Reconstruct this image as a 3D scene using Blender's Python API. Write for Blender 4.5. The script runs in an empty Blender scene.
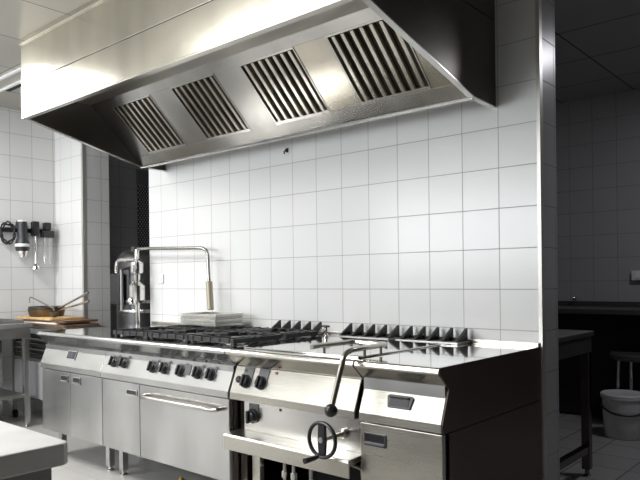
import bpy, bmesh, math, random
from mathutils import Vector, Matrix
random.seed(4)
scn = bpy.context.scene
COL = scn.collection
PI = math.pi

# ------------------------------------------------------------------ materials
MATS = {}
def _mat(name):
    m = bpy.data.materials.new(name); m.use_nodes = True
    nt = m.node_tree
    return m, nt, nt.nodes['Principled BSDF']

def plain(name, col, rough=.5, metal=0., coat=0., emis=None, estr=0., spec=.5, var=0.):
    m, nt, b = _mat(name)
    b.inputs['Base Color'].default_value = (*col, 1)
    b.inputs['Roughness'].default_value = rough
    b.inputs['Metallic'].default_value = metal
    b.inputs['Coat Weight'].default_value = coat
    b.inputs['Specular IOR Level'].default_value = spec
    if emis:
        b.inputs['Emission Color'].default_value = (*emis, 1)
        b.inputs['Emission Strength'].default_value = estr
    if var:
        tc = nt.nodes.new('ShaderNodeTexCoord')
        n = nt.nodes.new('ShaderNodeTexNoise'); n.inputs['Scale'].default_value = 9; n.inputs['Detail'].default_value = 4
        r = nt.nodes.new('ShaderNodeValToRGB')
        r.color_ramp.elements[0].position = .3; r.color_ramp.elements[1].position = .7
        r.color_ramp.elements[0].color = (*[c*(1-var) for c in col], 1)
        r.color_ramp.elements[1].color = (*[min(1, c*(1+var)) for c in col], 1)
        nt.links.new(tc.outputs['Object'], n.inputs['Vector'])
        nt.links.new(n.outputs['Fac'], r.inputs['Fac'])
        nt.links.new(r.outputs['Color'], b.inputs['Base Color'])
    MATS[name] = m
    return m

def steel(name, col, rough, axis='x', streak=.10, bump=.02, wobble=.0, aniso=.0):
    streak *= .22; bump *= 0; wobble *= .6
    """brushed stainless: streaks run along the given axis"""
    m, nt, b = _mat(name)
    b.inputs['Metallic'].default_value = 1
    b.inputs['Base Color'].default_value = (*col, 1)
    tc = nt.nodes.new('ShaderNodeTexCoord')
    mp = nt.nodes.new('ShaderNodeMapping')
    sc = {'x': (3, 700, 700), 'z': (700, 700, 3), 'y': (700, 3, 700)}[axis]
    mp.inputs['Scale'].default_value = sc
    n = nt.nodes.new('ShaderNodeTexNoise'); n.inputs['Scale'].default_value = 1; n.inputs['Detail'].default_value = 3
    mr = nt.nodes.new('ShaderNodeMapRange')
    mr.inputs['To Min'].default_value = max(.02, rough - streak*.5); mr.inputs['To Max'].default_value = rough + streak*.5
    mr.inputs['From Min'].default_value = .3; mr.inputs['From Max'].default_value = .7
    nt.links.new(tc.outputs['Object'], mp.inputs['Vector'])
    nt.links.new(mp.outputs['Vector'], n.inputs['Vector'])
    nt.links.new(n.outputs['Fac'], mr.inputs['Value'])
    nt.links.new(mr.outputs['Result'], b.inputs['Roughness'])
    bp = nt.nodes.new('ShaderNodeBump'); bp.inputs['Strength'].default_value = bump; bp.inputs['Distance'].default_value = .0004
    nt.links.new(n.outputs['Fac'], bp.inputs['Height'])
    n3 = nt.nodes.new('ShaderNodeTexNoise'); n3.inputs['Scale'].default_value = 1.6; n3.inputs['Detail'].default_value = 2
    mp3 = nt.nodes.new('ShaderNodeMapping'); mp3.inputs['Scale'].default_value = {'x': (1, 2.2, 2.2), 'z': (2.2, 2.2, .8), 'y': (2.2, 1, 2.2)}[axis]
    nt.links.new(tc.outputs['Object'], mp3.inputs['Vector']); nt.links.new(mp3.outputs['Vector'], n3.inputs['Vector'])
    cr = nt.nodes.new('ShaderNodeValToRGB')  # soft reflection gradients painted into the base colour as broad noise
    cr.color_ramp.elements[0].position = .32; cr.color_ramp.elements[0].color = (*[v*.80 for v in col], 1)
    cr.color_ramp.elements[1].position = .68; cr.color_ramp.elements[1].color = (*[min(.95, v*1.14) for v in col], 1)
    nt.links.new(n3.outputs['Fac'], cr.inputs['Fac']); nt.links.new(cr.outputs['Color'], b.inputs['Base Color'])
    if wobble:
        n2 = nt.nodes.new('ShaderNodeTexNoise'); n2.inputs['Scale'].default_value = 2.2; n2.inputs['Detail'].default_value = 1
        bp2 = nt.nodes.new('ShaderNodeBump'); bp2.inputs['Strength'].default_value = wobble; bp2.inputs['Distance'].default_value = .03
        nt.links.new(tc.outputs['Object'], n2.inputs['Vector'])
        nt.links.new(n2.outputs['Fac'], bp2.inputs['Height'])
        nt.links.new(bp2.outputs['Normal'], bp.inputs['Normal'])
    nt.links.new(bp.outputs['Normal'], b.inputs['Normal'])
    MATS[name] = m
    return m

def tiled(name, plane, size, c1, c2, grout, rough=.2, off=(0, 0), mortar=.0022, bump=.25, coat=0., metal=0.):
    m, nt, b = _mat(name)
    g = nt.nodes.new('ShaderNodeNewGeometry')
    sp = nt.nodes.new('ShaderNodeSeparateXYZ'); nt.links.new(g.outputs['Position'], sp.inputs['Vector'])
    cb = nt.nodes.new('ShaderNodeCombineXYZ')
    src = {'xz': ('X', 'Z'), 'yz': ('Y', 'Z'), 'xy': ('X', 'Y')}[plane]
    for i, a in enumerate(src):
        ad = nt.nodes.new('ShaderNodeMath'); ad.operation = 'ADD'; ad.inputs[1].default_value = off[i] + 100*size
        nt.links.new(sp.outputs[a], ad.inputs[0]); nt.links.new(ad.outputs[0], cb.inputs[i])
    br = nt.nodes.new('ShaderNodeTexBrick')
    br.offset = 0; br.squash = 1
    br.inputs['Scale'].default_value = 1
    br.inputs['Brick Width'].default_value = size; br.inputs['Row Height'].default_value = size
    br.inputs['Mortar Size'].default_value = mortar; br.inputs['Mortar Smooth'].default_value = .3
    br.inputs['Color1'].default_value = (*c1, 1); br.inputs['Color2'].default_value = (*c2, 1)
    br.inputs['Mortar'].default_value = (*grout, 1)
    nt.links.new(cb.outputs[0], br.inputs['Vector'])
    nt.links.new(br.outputs['Color'], b.inputs['Base Color'])
    b.inputs['Metallic'].default_value = metal
    mr = nt.nodes.new('ShaderNodeMapRange')
    mr.inputs['To Min'].default_value = rough; mr.inputs['To Max'].default_value = .8
    nt.links.new(br.outputs['Fac'], mr.inputs['Value']); nt.links.new(mr.outputs['Result'], b.inputs['Roughness'])
    inv = nt.nodes.new('ShaderNodeMath'); inv.operation = 'SUBTRACT'; inv.inputs[0].default_value = 1
    nt.links.new(br.outputs['Fac'], inv.inputs[1])
    bp = nt.nodes.new('ShaderNodeBump'); bp.inputs['Strength'].default_value = bump; bp.inputs['Distance'].default_value = .002
    nt.links.new(inv.outputs[0], bp.inputs['Height']); nt.links.new(bp.outputs['Normal'], b.inputs['Normal'])
    b.inputs['Coat Weight'].default_value = coat
    MATS[name] = m
    return m

ZG = -0.1226
TW = ((.66, .67, .67), (.69, .69, .69), (.34, .335, .33))
tiled('tile_cook', 'xz', .2, *TW, rough=.22, off=(0, ZG))
tiled('tile_side', 'yz', .2, *TW, rough=.22, off=(.02, ZG))
tiled('tile_nook', 'xz', .2, *TW, rough=.22, off=(-.03, ZG))
TW_SHADE = ((.35, .35, .365), (.37, .37, .38), (.17, .17, .18))  # white wall tiles again, shade of the dim room and jamb in the colour
tiled('tile_shaded', 'xz', .2, *TW_SHADE, rough=.3, off=(.09, ZG-.02))
tiled('tile_shaded_side', 'yz', .2, *TW_SHADE, rough=.3, off=(.02, ZG))
tiled('tile_floor', 'xy', .3, (.50, .49, .47), (.54, .53, .51), (.30, .29, .28), rough=.22, mortar=.004, off=(.1, .05))
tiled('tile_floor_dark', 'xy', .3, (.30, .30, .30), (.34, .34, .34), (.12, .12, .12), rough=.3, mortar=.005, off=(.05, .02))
tiled('ceiling_panel', 'xy', .6, (.40, .385, .34), (.43, .41, .365), (.09, .09, .08), rough=.3, mortar=.004, off=(.34, .30), metal=.35)
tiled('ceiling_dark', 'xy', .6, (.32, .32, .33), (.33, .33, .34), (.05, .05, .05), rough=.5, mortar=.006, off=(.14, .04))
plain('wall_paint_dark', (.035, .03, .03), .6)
plain('wall_paint_grey', (.5, .5, .49), .6)
steel('steel_h', (.66, .65, .63), .25, 'x', .10, .05, wobble=.05)
steel('steel_v', (.57, .57, .565), .24, 'z', .10, .05, wobble=.05)
steel('steel_warm', (.60, .575, .52), .28, 'x', .10, .05, wobble=.04)
steel('steel_hood', (.62, .59, .51), .24, 'z', .06, .06, wobble=.10)
steel('steel_hood_inner', (.52, .50, .45), .30, 'x', .10, .05, wobble=.05)
steel('steel_bank', (.56, .555, .54), .24, 'y', .06, .03, wobble=.06)
steel('steel_bank_warm', (.58, .55, .48), .24, 'y', .06, .03, wobble=.06)
steel('steel_nose', (.50, .50, .495), .20, 'x', .06, .03, wobble=.03)
steel('steel_nose_warm', (.55, .53, .48), .20, 'x', .06, .03, wobble=.03)
plain('guard_metal', (.50, .49, .46), .35, metal=.5)
steel('baffle_dark', (.17, .15, .12), .35, 'y', .06, .03)
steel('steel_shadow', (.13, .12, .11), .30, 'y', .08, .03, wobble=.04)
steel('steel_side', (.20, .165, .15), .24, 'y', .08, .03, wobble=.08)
plain('panel_reflect', (.085, .062, .056), .28, metal=.35)  # steel end panel; brown reflection of the dim room put into its colour
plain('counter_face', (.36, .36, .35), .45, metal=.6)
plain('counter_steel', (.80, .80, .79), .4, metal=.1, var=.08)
steel('steel_mirror', (.70, .69, .67), .055, 'x', .03, .004, wobble=.02)
steel('steel_dull', (.42, .42, .41), .38, 'x', .08, .03)
steel('steel_table', (.50, .50, .49), .42, 'y', .12, .05)
steel('chrome', (.80, .79, .77), .09, 'x', .03, .003)
steel('pipe_grey', (.40, .39, .37), .25, 'x', .05, .01)
steel('rod_steel', (.60, .57, .52), .22, 'x', .05, .01)
plain('black_plastic', (.022, .022, .024), .28)
plain('black_matte', (.012, .012, .012), .7)
plain('grey_plastic', (.06, .065, .075), .38)
plain('lip_grey', (.16, .165, .19), .35)
plain('plate_grey', (.12, .12, .125), .42)
plain('grip_beige', (.40, .36, .27), .4, metal=.4)
plain('blender_grey', (.028, .030, .034), .4)
plain('dark_gap', (.008, .008, .008), .8)
plain('cast_iron', (.018, .018, .019), .38, var=.35)
plain('cast_iron_fin', (.022, .021, .021), .42, var=.3)
plain('boiler_black', (.065, .065, .067), .34, metal=.8)
plain('white_plastic', (.72, .72, .71), .35)
plain('white_bucket', (.60, .60, .61), .35)
plain('white_frame', (.8, .8, .8), .4)
plain('indicator_amber', (.35, .10, .02), .3)
plain('cord_rubber', (.02, .02, .022), .5)
plain('wood_board', (.58, .38, .17), .55, var=.35)
plain('wood_board_dark', (.13, .07, .035), .5, var=.4)
plain('paper_white', (.75, .73, .68), .7)
plain('pan_brown', (.11, .07, .035), .35, metal=.5, var=.5)
plain('pan_dark', (.10, .095, .09), .35, metal=.7, var=.3)
plain('brass', (.55, .42, .16), .35, metal=1)
plain('yellow_paint', (.75, .55, .06), .4)
plain('grey_paint_panel', (.32, .32, .33), .5)
plain('stool_seat', (.05, .05, .052), .4)
plain('counter_dark', (.05, .05, .052), .32)
plain('perf_grey', (.16, .165, .18), .35, metal=.4)

def perforated():
    m, nt, b = _mat('perforated')
    g = nt.nodes.new('ShaderNodeNewGeometry')
    sp = nt.nodes.new('ShaderNodeSeparateXYZ'); nt.links.new(g.outputs['Position'], sp.inputs['Vector'])
    prods = []
    for a, k in (('Y', 2*PI/.032), ('Z', 2*PI/.045)):
        mu = nt.nodes.new('ShaderNodeMath'); mu.operation = 'MULTIPLY'; mu.inputs[1].default_value = k
        si = nt.nodes.new('ShaderNodeMath'); si.operation = 'SINE'
        nt.links.new(sp.outputs[a], mu.inputs[0]); nt.links.new(mu.outputs[0], si.inputs[0]); prods.append(si)
    ml = nt.nodes.new('ShaderNodeMath'); ml.operation = 'MULTIPLY'
    nt.links.new(prods[0].outputs[0], ml.inputs[0]); nt.links.new(prods[1].outputs[0], ml.inputs[1])
    r = nt.nodes.new('ShaderNodeValToRGB'); r.color_ramp.interpolation = 'LINEAR'
    r.color_ramp.elements[0].position = .3; r.color_ramp.elements[0].color = (.03, .032, .04, 1)
    r.color_ramp.elements[1].position = .6; r.color_ramp.elements[1].color = (.55, .56, .6, 1)
    nt.links.new(ml.outputs[0], r.inputs['Fac']); nt.links.new(r.outputs['Color'], b.inputs['Base Color'])
    b.inputs['Roughness'].default_value = .5
    MATS['perforated'] = m
perforated()

# ------------------------------------------------------------------ mesh helpers
WPOS = {}
class M:
    def __init__(s): s.v = []; s.f = []
    def add(s, vs, fs):
        o = len(s.v); s.v += [tuple(v) for v in vs]; s.f += [tuple(i+o for i in f) for f in fs]; return s
    def box(s, x0, x1, y0, y1, z0, z1):
        return s.add([(x0,y0,z0),(x1,y0,z0),(x1,y1,z0),(x0,y1,z0),(x0,y0,z1),(x1,y0,z1),(x1,y1,z1),(x0,y1,z1)],
                     [(3,2,1,0),(4,5,6,7),(0,1,5,4),(1,2,6,5),(2,3,7,6),(3,0,4,7)])
    def prism(s, prof, x0, x1, axis='x'):
        """polygon extruded along an axis; prof in (y,z) for x, (x,z) for y, (x,y) for z"""
        n = len(prof)
        mk = {'x': lambda a, p: (a, p[0], p[1]), 'y': lambda a, p: (p[0], a, p[1]), 'z': lambda a, p: (p[0], p[1], a)}[axis]
        vs = [mk(x0, p) for p in prof] + [mk(x1, p) for p in prof]
        fs = [tuple(range(n)), tuple(range(2*n-1, n-1, -1))]
        for i in range(n):
            j = (i+1) % n; fs.append((i, i+n, j+n, j))
        return s.add(vs, fs)
    def tube(s, pts, r, seg=12, closed=False, rads=None):
        pts = [Vector(p) for p in pts]; n = len(pts); rings = []
        prev = None
        for i, p in enumerate(pts):
            if closed: t = pts[(i+1) % n] - pts[i-1]
            else: t = pts[min(i+1, n-1)] - pts[max(i-1, 0)]
            t.normalize()
            if prev is None:
                a = Vector((0,0,1)) if abs(t.z) < .9 else Vector((1,0,0))
                u = t.cross(a).normalized()
            else:
                u = (prev - t*prev.dot(t)).normalized()
            prev = u; w = t.cross(u)
            rr = rads[i] if rads else r
            rings.append([p + (u*math.cos(2*PI*k/seg) + w*math.sin(2*PI*k/seg))*rr for k in range(seg)])
        vs = [v for R in rings for v in R]; fs = []
        m = n if closed else n-1
        for i in range(m):
            a, b = i*seg, ((i+1) % n)*seg
            for k in range(seg):
                fs.append((a+k, a+(k+1) % seg, b+(k+1) % seg, b+k))
        if not closed:
            fs.append(tuple(range(seg-1, -1, -1))); fs.append(tuple((n-1)*seg + k for k in range(seg)))
        return s.add(vs, fs)
    def lathe(s, c, prof, seg=24, axis='z', cap=True):
        """profile (r, h) around an axis through c"""
        def P(r, h, a):
            ca, sa = r*math.cos(a), r*math.sin(a)
            return {'z': (c[0]+ca, c[1]+sa, c[2]+h), 'y': (c[0]+ca, c[1]+h, c[2]+sa), 'x': (c[0]+h, c[1]+ca, c[2]+sa)}[axis]
        vs = [P(r, h, 2*PI*k/seg) for r, h in prof for k in range(seg)]; fs = []
        for i in range(len(prof)-1):
            for k in range(seg):
                q = (i*seg+k, i*seg+(k+1) % seg, (i+1)*seg+(k+1) % seg, (i+1)*seg+k)
                fs.append(q)
        if cap:
            fs.append(tuple(range(seg-1, -1, -1))); fs.append(tuple((len(prof)-1)*seg+k for k in range(seg)))
        return s.add(vs, fs)
    def cyl(s, p0, p1, r, seg=16): return s.tube([p0, p1], r, seg)
    def ball(s, c, r, seg=16):
        prof = [(max(1e-4, r*math.sin(PI*i/10)), -r*math.cos(PI*i/10)) for i in range(11)]
        return s.lathe(c, prof, seg)
    def build(s, name, mat, parent=None, bevel=0., smooth=False, loc=None, local=False, rot=None, angle=35):
        """one mesh object; geometry is given in scene coordinates unless local"""
        me = bpy.data.meshes.new(name)
        if parent is not None and not local: base = Vector(WPOS[parent.name])
        else: base = Vector((0,0,0))
        if loc is not None and not local: o0 = Vector(loc)
        else: o0 = base
        me.from_pydata([tuple(Vector(v) - o0) if not local else v for v in s.v], [], s.f)
        bm = bmesh.new(); bm.from_mesh(me)
        bmesh.ops.recalc_face_normals(bm, faces=bm.faces[:])
        bm.to_mesh(me); bm.free()
        o = bpy.data.objects.new(name, me); COL.objects.link(o)
        me.materials.append(MATS[mat])
        if parent is not None: o.parent = parent
        if local: o.location = loc or (0,0,0)
        else: o.location = o0 - base
        if rot: o.rotation_euler = rot
        WPOS[o.name] = tuple(o0)
        if bevel:
            bv = o.modifiers.new('bevel', 'BEVEL'); bv.width = bevel; bv.segments = 2; bv.limit_method = 'ANGLE'; bv.angle_limit = math.radians(40)
        if smooth:
            for p in me.polygons: p.use_smooth = True
            me.set_sharp_from_angle(angle=math.radians(angle))
        return o

def tag(o, label=None, cat=None, group=None, kind=None):
    if label: o['label'] = label
    if cat: o['category'] = cat
    if group: o['group'] = group
    if kind: o['kind'] = kind
    return o
def thing(name, label, cat, loc, group=None):
    o = bpy.data.objects.new(name, None); o.empty_display_size = .05; COL.objects.link(o); o.location = loc
    WPOS[o.name] = tuple(loc)
    return tag(o, label, cat, group)
def struct(o): o['kind'] = 'structure'; return o
def dup(root, loc, label=None, group=None):
    def cp(o, par):
        c = o.copy(); COL.objects.link(c); c.parent = par
        for ch in list(o.children): cp(ch, c)
        return c
    c = cp(root, None); c.location = loc
    if label: c['label'] = label
    if group: c['group'] = group
    return c
def dup_part(o, parent, loc):
    c = o.copy(); COL.objects.link(c); c.parent = parent; c.location = loc
    for ch in list(o.children):
        d = ch.copy(); COL.objects.link(d); d.parent = c
    return c
def arc(c, r, a0, a1, n, ax='yz'):
    out = []
    for i in range(n+1):
        a = a0 + (a1-a0)*i/n; p, q = r*math.cos(a), r*math.sin(a)
        out.append({'yz': (c[0], c[1]+p, c[2]+q), 'xz': (c[0]+p, c[1], c[2]+q), 'xy': (c[0]+p, c[1]+q, c[2])}[ax])
    return out

# ------------------------------------------------------------------ the setting
H = 2.74
XL, XR, YF = -4.47, 2.6, -4.7
struct(M().box(XL-.1, XR+.1, YF-.1, .2, -.1, 0).build('floor', 'tile_floor'))
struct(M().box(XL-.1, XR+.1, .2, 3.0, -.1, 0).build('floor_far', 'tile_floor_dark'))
struct(M().box(XL-.1, XR+.1, YF-.1, .2, H, H+.1).build('ceiling', 'ceiling_panel'))
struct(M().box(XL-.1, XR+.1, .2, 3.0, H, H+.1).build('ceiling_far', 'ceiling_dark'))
struct(M().box(-2.96, .21, 0, .2, 0, H).build('wall_back', 'tile_cook'))
struct(M().box(.2095, .2105, .004, .2, 0, H).build('wall_jamb', 'tile_shaded_side'))
struct(M().box(XL, -3.97, 0, .26, 0, H).build('wall_nook', 'tile_nook'))
struct(M().box(-3.9705, -3.9695, .004, .26, 0, H).build('wall_reveal', 'tile_side'))
struct(M().box(1.05, XR, 0, .2, 0, H).build('wall_light_block', 'wall_paint_grey'))  # unseen wall added to keep kitchen light out of the back room
struct(M().box(XL-.1, XL, YF, .26, 0, H).build('wall_left', 'tile_side'))
struct(M().box(XR, XR+.1, YF, .2, 0, H).build('wall_right', 'wall_paint_dark'))
struct(M().box(XL, XR, 2.85, 2.95, 0, H).build('wall_far', 'tile_shaded'))
struct(M().box(XL-.1, -4.3, .26, 2.85, 0, H).build('wall_far_left', 'tile_shaded_side'))
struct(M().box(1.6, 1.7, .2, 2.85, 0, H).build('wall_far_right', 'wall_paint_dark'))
# front wall, unseen; its long window is added to let fill light in
WX0, WX1, WZ0, WZ1 = -4.1, -1.2, 1.25, 2.4
fw = M().box(XL, WX0, YF-.1, YF, 0, H).box(WX1, XR, YF-.1, YF, 0, H).box(WX0, WX1, YF-.1, YF, 0, WZ0).box(WX0, WX1, YF-.1, YF, WZ1, H)
struct(fw.build('wall_front', 'wall_paint_grey'))
wf = M()
for x in (WX0, WX0+.97, WX0+1.93, WX1): wf.box(x-.03, x+.03, YF-.08, YF-.02, WZ0, WZ1)
wf.box(WX0, WX1, YF-.08, YF-.02, WZ0, WZ0+.05).box(WX0, WX1, YF-.08, YF-.02, WZ1-.05, WZ1)
struct(wf.build('added_window_1', 'white_frame'))
# metal corner guards
struct(M().prism([(.196,-.004),(.2145,-.004),(.2145,.03),(.2105,.03),(.2105,0),(.196,0)], 0, H, 'z').build('trim_1', 'guard_metal', bevel=.001))
struct(M().prism([(-3.992,-.004),(-3.966,-.004),(-3.966,.03),(-3.97,.03),(-3.97,0),(-3.992,0)], 0, H, 'z').build('trim_2', 'guard_metal', bevel=.001))

# ------------------------------------------------------------------ exhaust hood
HX0, HX1, HY = -2.75, -.01, -1.1
hood = thing('exhaust_hood', 'long stainless steel extractor hood on the tiled wall above the cooking range', 'extractor hood', (-1.38, -.5, 2.03))
# front: two stacked panels with a seam
M().box(HX0, HX1, HY, HY+.02, 2.243, 2.449).build('lower_front_panel', 'steel_hood', hood, bevel=.002)
M().box(HX0, HX1, HY, HY+.02, 2.453, H-.012).build('upper_front_panel', 'steel_hood', hood, bevel=.002)
M().box(HX0+.004, HX1-.004, HY+.004, HY+.03, 2.44, 2.46).build('seam', 'dark_gap', hood)
M().box(HX0-.01, HX1+.01, HY-.012, HY+.03, H-.03, H-.001).build('ceiling_flange', 'steel_hood', hood, bevel=.002)
endp = [(HY+.021, 2.243), (-.22, 2.036), (-.001, 2.03), (-.001, 2.449), (HY+.021, 2.449)]
endu = [(HY+.021, 2.453), (-.001, 2.453), (-.001, H-.012), (HY+.021, H-.012)]
for (a, b) in ((HX0, HX0+.012), (HX1-.012, HX1)):
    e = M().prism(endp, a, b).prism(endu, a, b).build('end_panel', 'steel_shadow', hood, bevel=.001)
# turned-in rims along the lower edges
M().box(HX0, HX1, HY, HY+.035, 2.235, 2.2425).build('front_rim', 'steel_hood_inner', hood, bevel=.001)
for (a, b) in ((HX0, HX0+.03), (HX1-.03, HX1)):
    M().prism([(HY+.036, 2.2345), (HY+.036, 2.2405), (-.222, 2.0345), (-.001, 2.0285), (-.001, 2.0225), (-.222, 2.0285)], a, b).build('end_rim', 'steel_h', hood)
# filter bank plane at about 43 degrees
PY, PZ, SL = -.22, 2.036, .95
def fp(y, off=0.):   # point on the plane, off along its normal toward the room
    k = math.sqrt(1+SL*SL)
    return (y - off*SL/k, PZ + SL*(PY-y) - off/k)
def slab(m, x0, x1, ya, yb, off0, off1):
    m.prism([fp(ya, off0), fp(yb, off0), fp(yb, off1), fp(ya, off1)], x0, x1)
    return m
FX = [(-2.535, -2.105), (-1.885, -1.475), (-1.255, -.845), (-.625, -.205)]
YB, YT = -.281, -.578
xe0, xe1 = HX0+.013, HX1-.013
# gutter, upper strip, blank panels
g = M(); slab(g, xe0, xe1, -.222, YB, 0, -.02); g.prism([(-.222, 2.036), (-.222, 2.022), (-.2, 2.022), (-.2, 2.036)], xe0, xe1)
g.build('grease_gutter', 'steel_bank', hood, bevel=.001)
M().box(xe0, xe1, -.2, -.002, 2.16, 2.17).build('rear_ledge', 'steel_dull', hood)
s_ = M(); slab(s_, xe0, xe1, YT, -.625, .004, -.02); s_.build('upper_strip', 'steel_bank', hood, bevel=.001)
s_ = M().box(xe0, xe1, HY+.022, -.60, 2.415, 2.425); s_.build('inner_ceiling', 'steel_hood_inner', hood)
gaps = [(xe0, FX[0][0]-.003)] + [(FX[i][1]+.003, FX[i+1][0]-.003) for i in range(3)] + [(FX[3][1]+.003, xe1)]
for a, b in gaps:
    s_ = M(); slab(s_, a, b, YB-.001, YT+.001, 0, -.015); s_.build('blank_panel', 'steel_bank_warm' if a > -1.0 else 'steel_bank', hood, bevel=.001)
for x0, x1 in FX:
    f = M(); slab(f, x0, x1, YB-.001, YT+.001, -.06, -.065)
    filt = f.build('baffle_filter', 'dark_gap', hood)
    fr = M(); w = .014
    slab(fr, x0, x0+w*.5, YB, YT, .003, -.05); slab(fr, x1-w*.5, x1, YB, YT, .003, -.05)
    slab(fr, x0, x1, YB, YB-w, .004, -.05); slab(fr, x0, x1, YT+w*.6, YT, .004, -.05)
    fr.build('filter_frame', 'steel_h', filt, bevel=.001)
    n = 7; pitch = (x1-x0-.02)/n
    bl = M()
    for i in range(n):
        cx = x0+.01+pitch*(i+.5)
        # a folded baffle: bright nose with two flanges sloping in
        a, b = YB-w, YT+w*.8
        slab(bl, cx-.0095, cx+.0095, a, b, .002, -.004)
        slab(bl, cx-.0105, cx-.007, a, b, .0, -.020)
        slab(bl, cx+.007, cx+.0105, a, b, .0, -.020)
    bl.build('baffle_slats', 'rod_steel', filt, bevel=.001)
    bk = M()
    for i in range(n+1):
        cx = min(max(x0+.01+pitch*i, x0+.02), x1-.02)
        slab(bk, cx-.020, cx+.020, YB-w, YT+w*.8, -.028, -.032)
    bk.build('rear_baffles', 'baffle_dark', filt)
hk = thing('wall_hook', 'small dark hook fixed to the tiles just under the hood edge', 'hook', (-1.44, 0, 2.03))
M().box(-1.448, -1.432, -.012, -.001, 1.995, 2.02).build('plate', 'black_matte', hk)
M().tube([(-1.44, -.012, 2.012), (-1.44, -.03, 2.0), (-1.44, -.034, 1.99), (-1.44, -.025, 1.982)], .004, 8).build('prong', 'black_matte', hk, smooth=True)

# ------------------------------------------------------------------ cooking range
TOPZ = .85
def top_prof(zb=.80):
    return [(-.002, TOPZ), (-.915, TOPZ), (-.915, TOPZ-.012), (-.78, zb), (-.002, zb)]
NOSE = [(-.9152, TOPZ-.0002), (-.920, TOPZ-.001), (-.926, TOPZ-.005), (-.931, TOPZ-.012), (-.932, TOPZ-.020), (-.929, TOPZ-.027), (-.922, TOPZ-.032), (-.862, .765), (-.78, .765), (-.78, .798), (-.9152, TOPZ-.013)]
FASC = [(-.76, .764), (-.84, .764), (-.862, .762), (-.912, .638), (-.913, .605), (-.80, .603), (-.76, .603)]
def fasc_pt(x, z, off=0.):
    y = -.862 - (.761-z)*(.05/.123)
    return (x, y - .926*off, z + .376*off)
FROT = (math.atan2(.926, .376), 0, 0)

def leg(parent, x, y, z1=.185):
    return M().box(x-.02, x+.02, y-.02, y+.02, .03, z1).lathe((x, y, 0), [(.024, 0), (.024, .008), (.014, .012), (.014, .032)], 14).build('leg', 'steel_v', parent, bevel=.002)

def recess_handle(parent, x0, x1, z0, z1, y, mats=('chrome', 'black_plastic', 'steel_h')):
    """flush pull: bright bezel, dark pocket, folded lower lip"""
    t = .006; m = M()
    m.box(x0, x1, y-.005, y-.0005, z1-t, z1).box(x0, x1, y-.005, y-.0005, z0, z0+t).box(x0, x0+t, y-.005, y-.0005, z0+t, z1-t).box(x1-t, x1, y-.005, y-.0005, z0+t, z1-t)
    h = m.build('handle', mats[0], parent, bevel=.001)
    M().box(x0+t, x1-t, y-.002, y-.0005, z0+t, z1-t).build('pocket', mats[1], h)
    M().prism([(y-.002, z0+t), (y-.010, z0+t), (y-.012, z0+t+.004), (y-.003, z0+(z1-z0)*.32)], x0+t, x1-t).build('lip', mats[2], h)
    return h

def knob(parent, x, z, size=1., wide=False):
    """black control knob on a dark rectangular plate, standing on the sloped fascia"""
    w, hgt = (.10 if wide else .058)*size, .075*size
    cx, cy = (.012 if wide else -.006)*size, .010*size
    o = M().box(cx-w/2, cx+w/2, cy-hgt/2+.008, cy+hgt/2+.008, 0, .003).build('control_knob', 'plate_grey', parent, bevel=.001, local=True,
         loc=tuple(Vector(fasc_pt(x, z, .001)) - Vector(WPOS[parent.name])), rot=FROT)
    r = .026*size
    k = M().lathe((-.008*size, -.006*size, 0), [(r*1.08, .003), (r*1.08, .008), (r*.92, .012), (r*.86, .022), (r*.7, .026), (.001, .026)], 22).build('dial', 'black_plastic', o, smooth=True, local=True)
    g_ = M().box(-.008*size-.006, -.008*size+.006, -.006*size-r*.95, -.006*size+r*.95, .022, .036).build('grip', 'black_plastic', o, bevel=.003, local=True)
    if wide: g_.rotation_euler = (0, 0, 0)
    return o

# --- cupboard at the left end
A0, A1, B1, C1, D1 = -2.92, -2.155, -.988, -.195, .2
cup = thing('base_cabinet', 'stainless base cabinet with two doors and small dark display, left end of the range', 'cabinet', ((A0+A1)/2, -.45, 0))
M().box(A0+.004, A1-.002, -.875, -.05, .185, .76).build('carcass', 'steel_v', cup)
M().prism(FASC, A0, A1-.002).build('fascia', 'steel_h', cup, bevel=.003)
xm = -2.54
d1 = M().box(A0+.003, xm-.002, -.902, -.878, .187, .597).build('door', 'steel_v', cup, bevel=.003)
recess_handle(d1, -2.655, -2.562, .530, .577, -.902)
d2 = M().box(xm+.002, A1-.004, -.902, -.878, .187, .597).build('door', 'steel_v', cup, bevel=.003)
recess_handle(d2, -2.498, -2.405, .530, .577, -.902)
ds = M().box(-.055, .055, -.030, .030, 0, .004).build('display', 'chrome', cup, bevel=.001, local=True, loc=tuple(Vector(fasc_pt(-2.545, .708, .001)) - Vector(WPOS[cup.name])), rot=FROT)
M().box(-.047, .047, -.024, .024, .004, .0055).build('screen', 'black_plastic', ds, local=True)
M().box(-.040, .020, -.014, .016, .0055, .006).build('screen_face', 'grey_plastic', ds, local=True)
for x, y in ((-2.84, -.80), (-2.24, -.80), (-2.84, -.15), (-2.24, -.15)): leg(cup, x, y)

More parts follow.
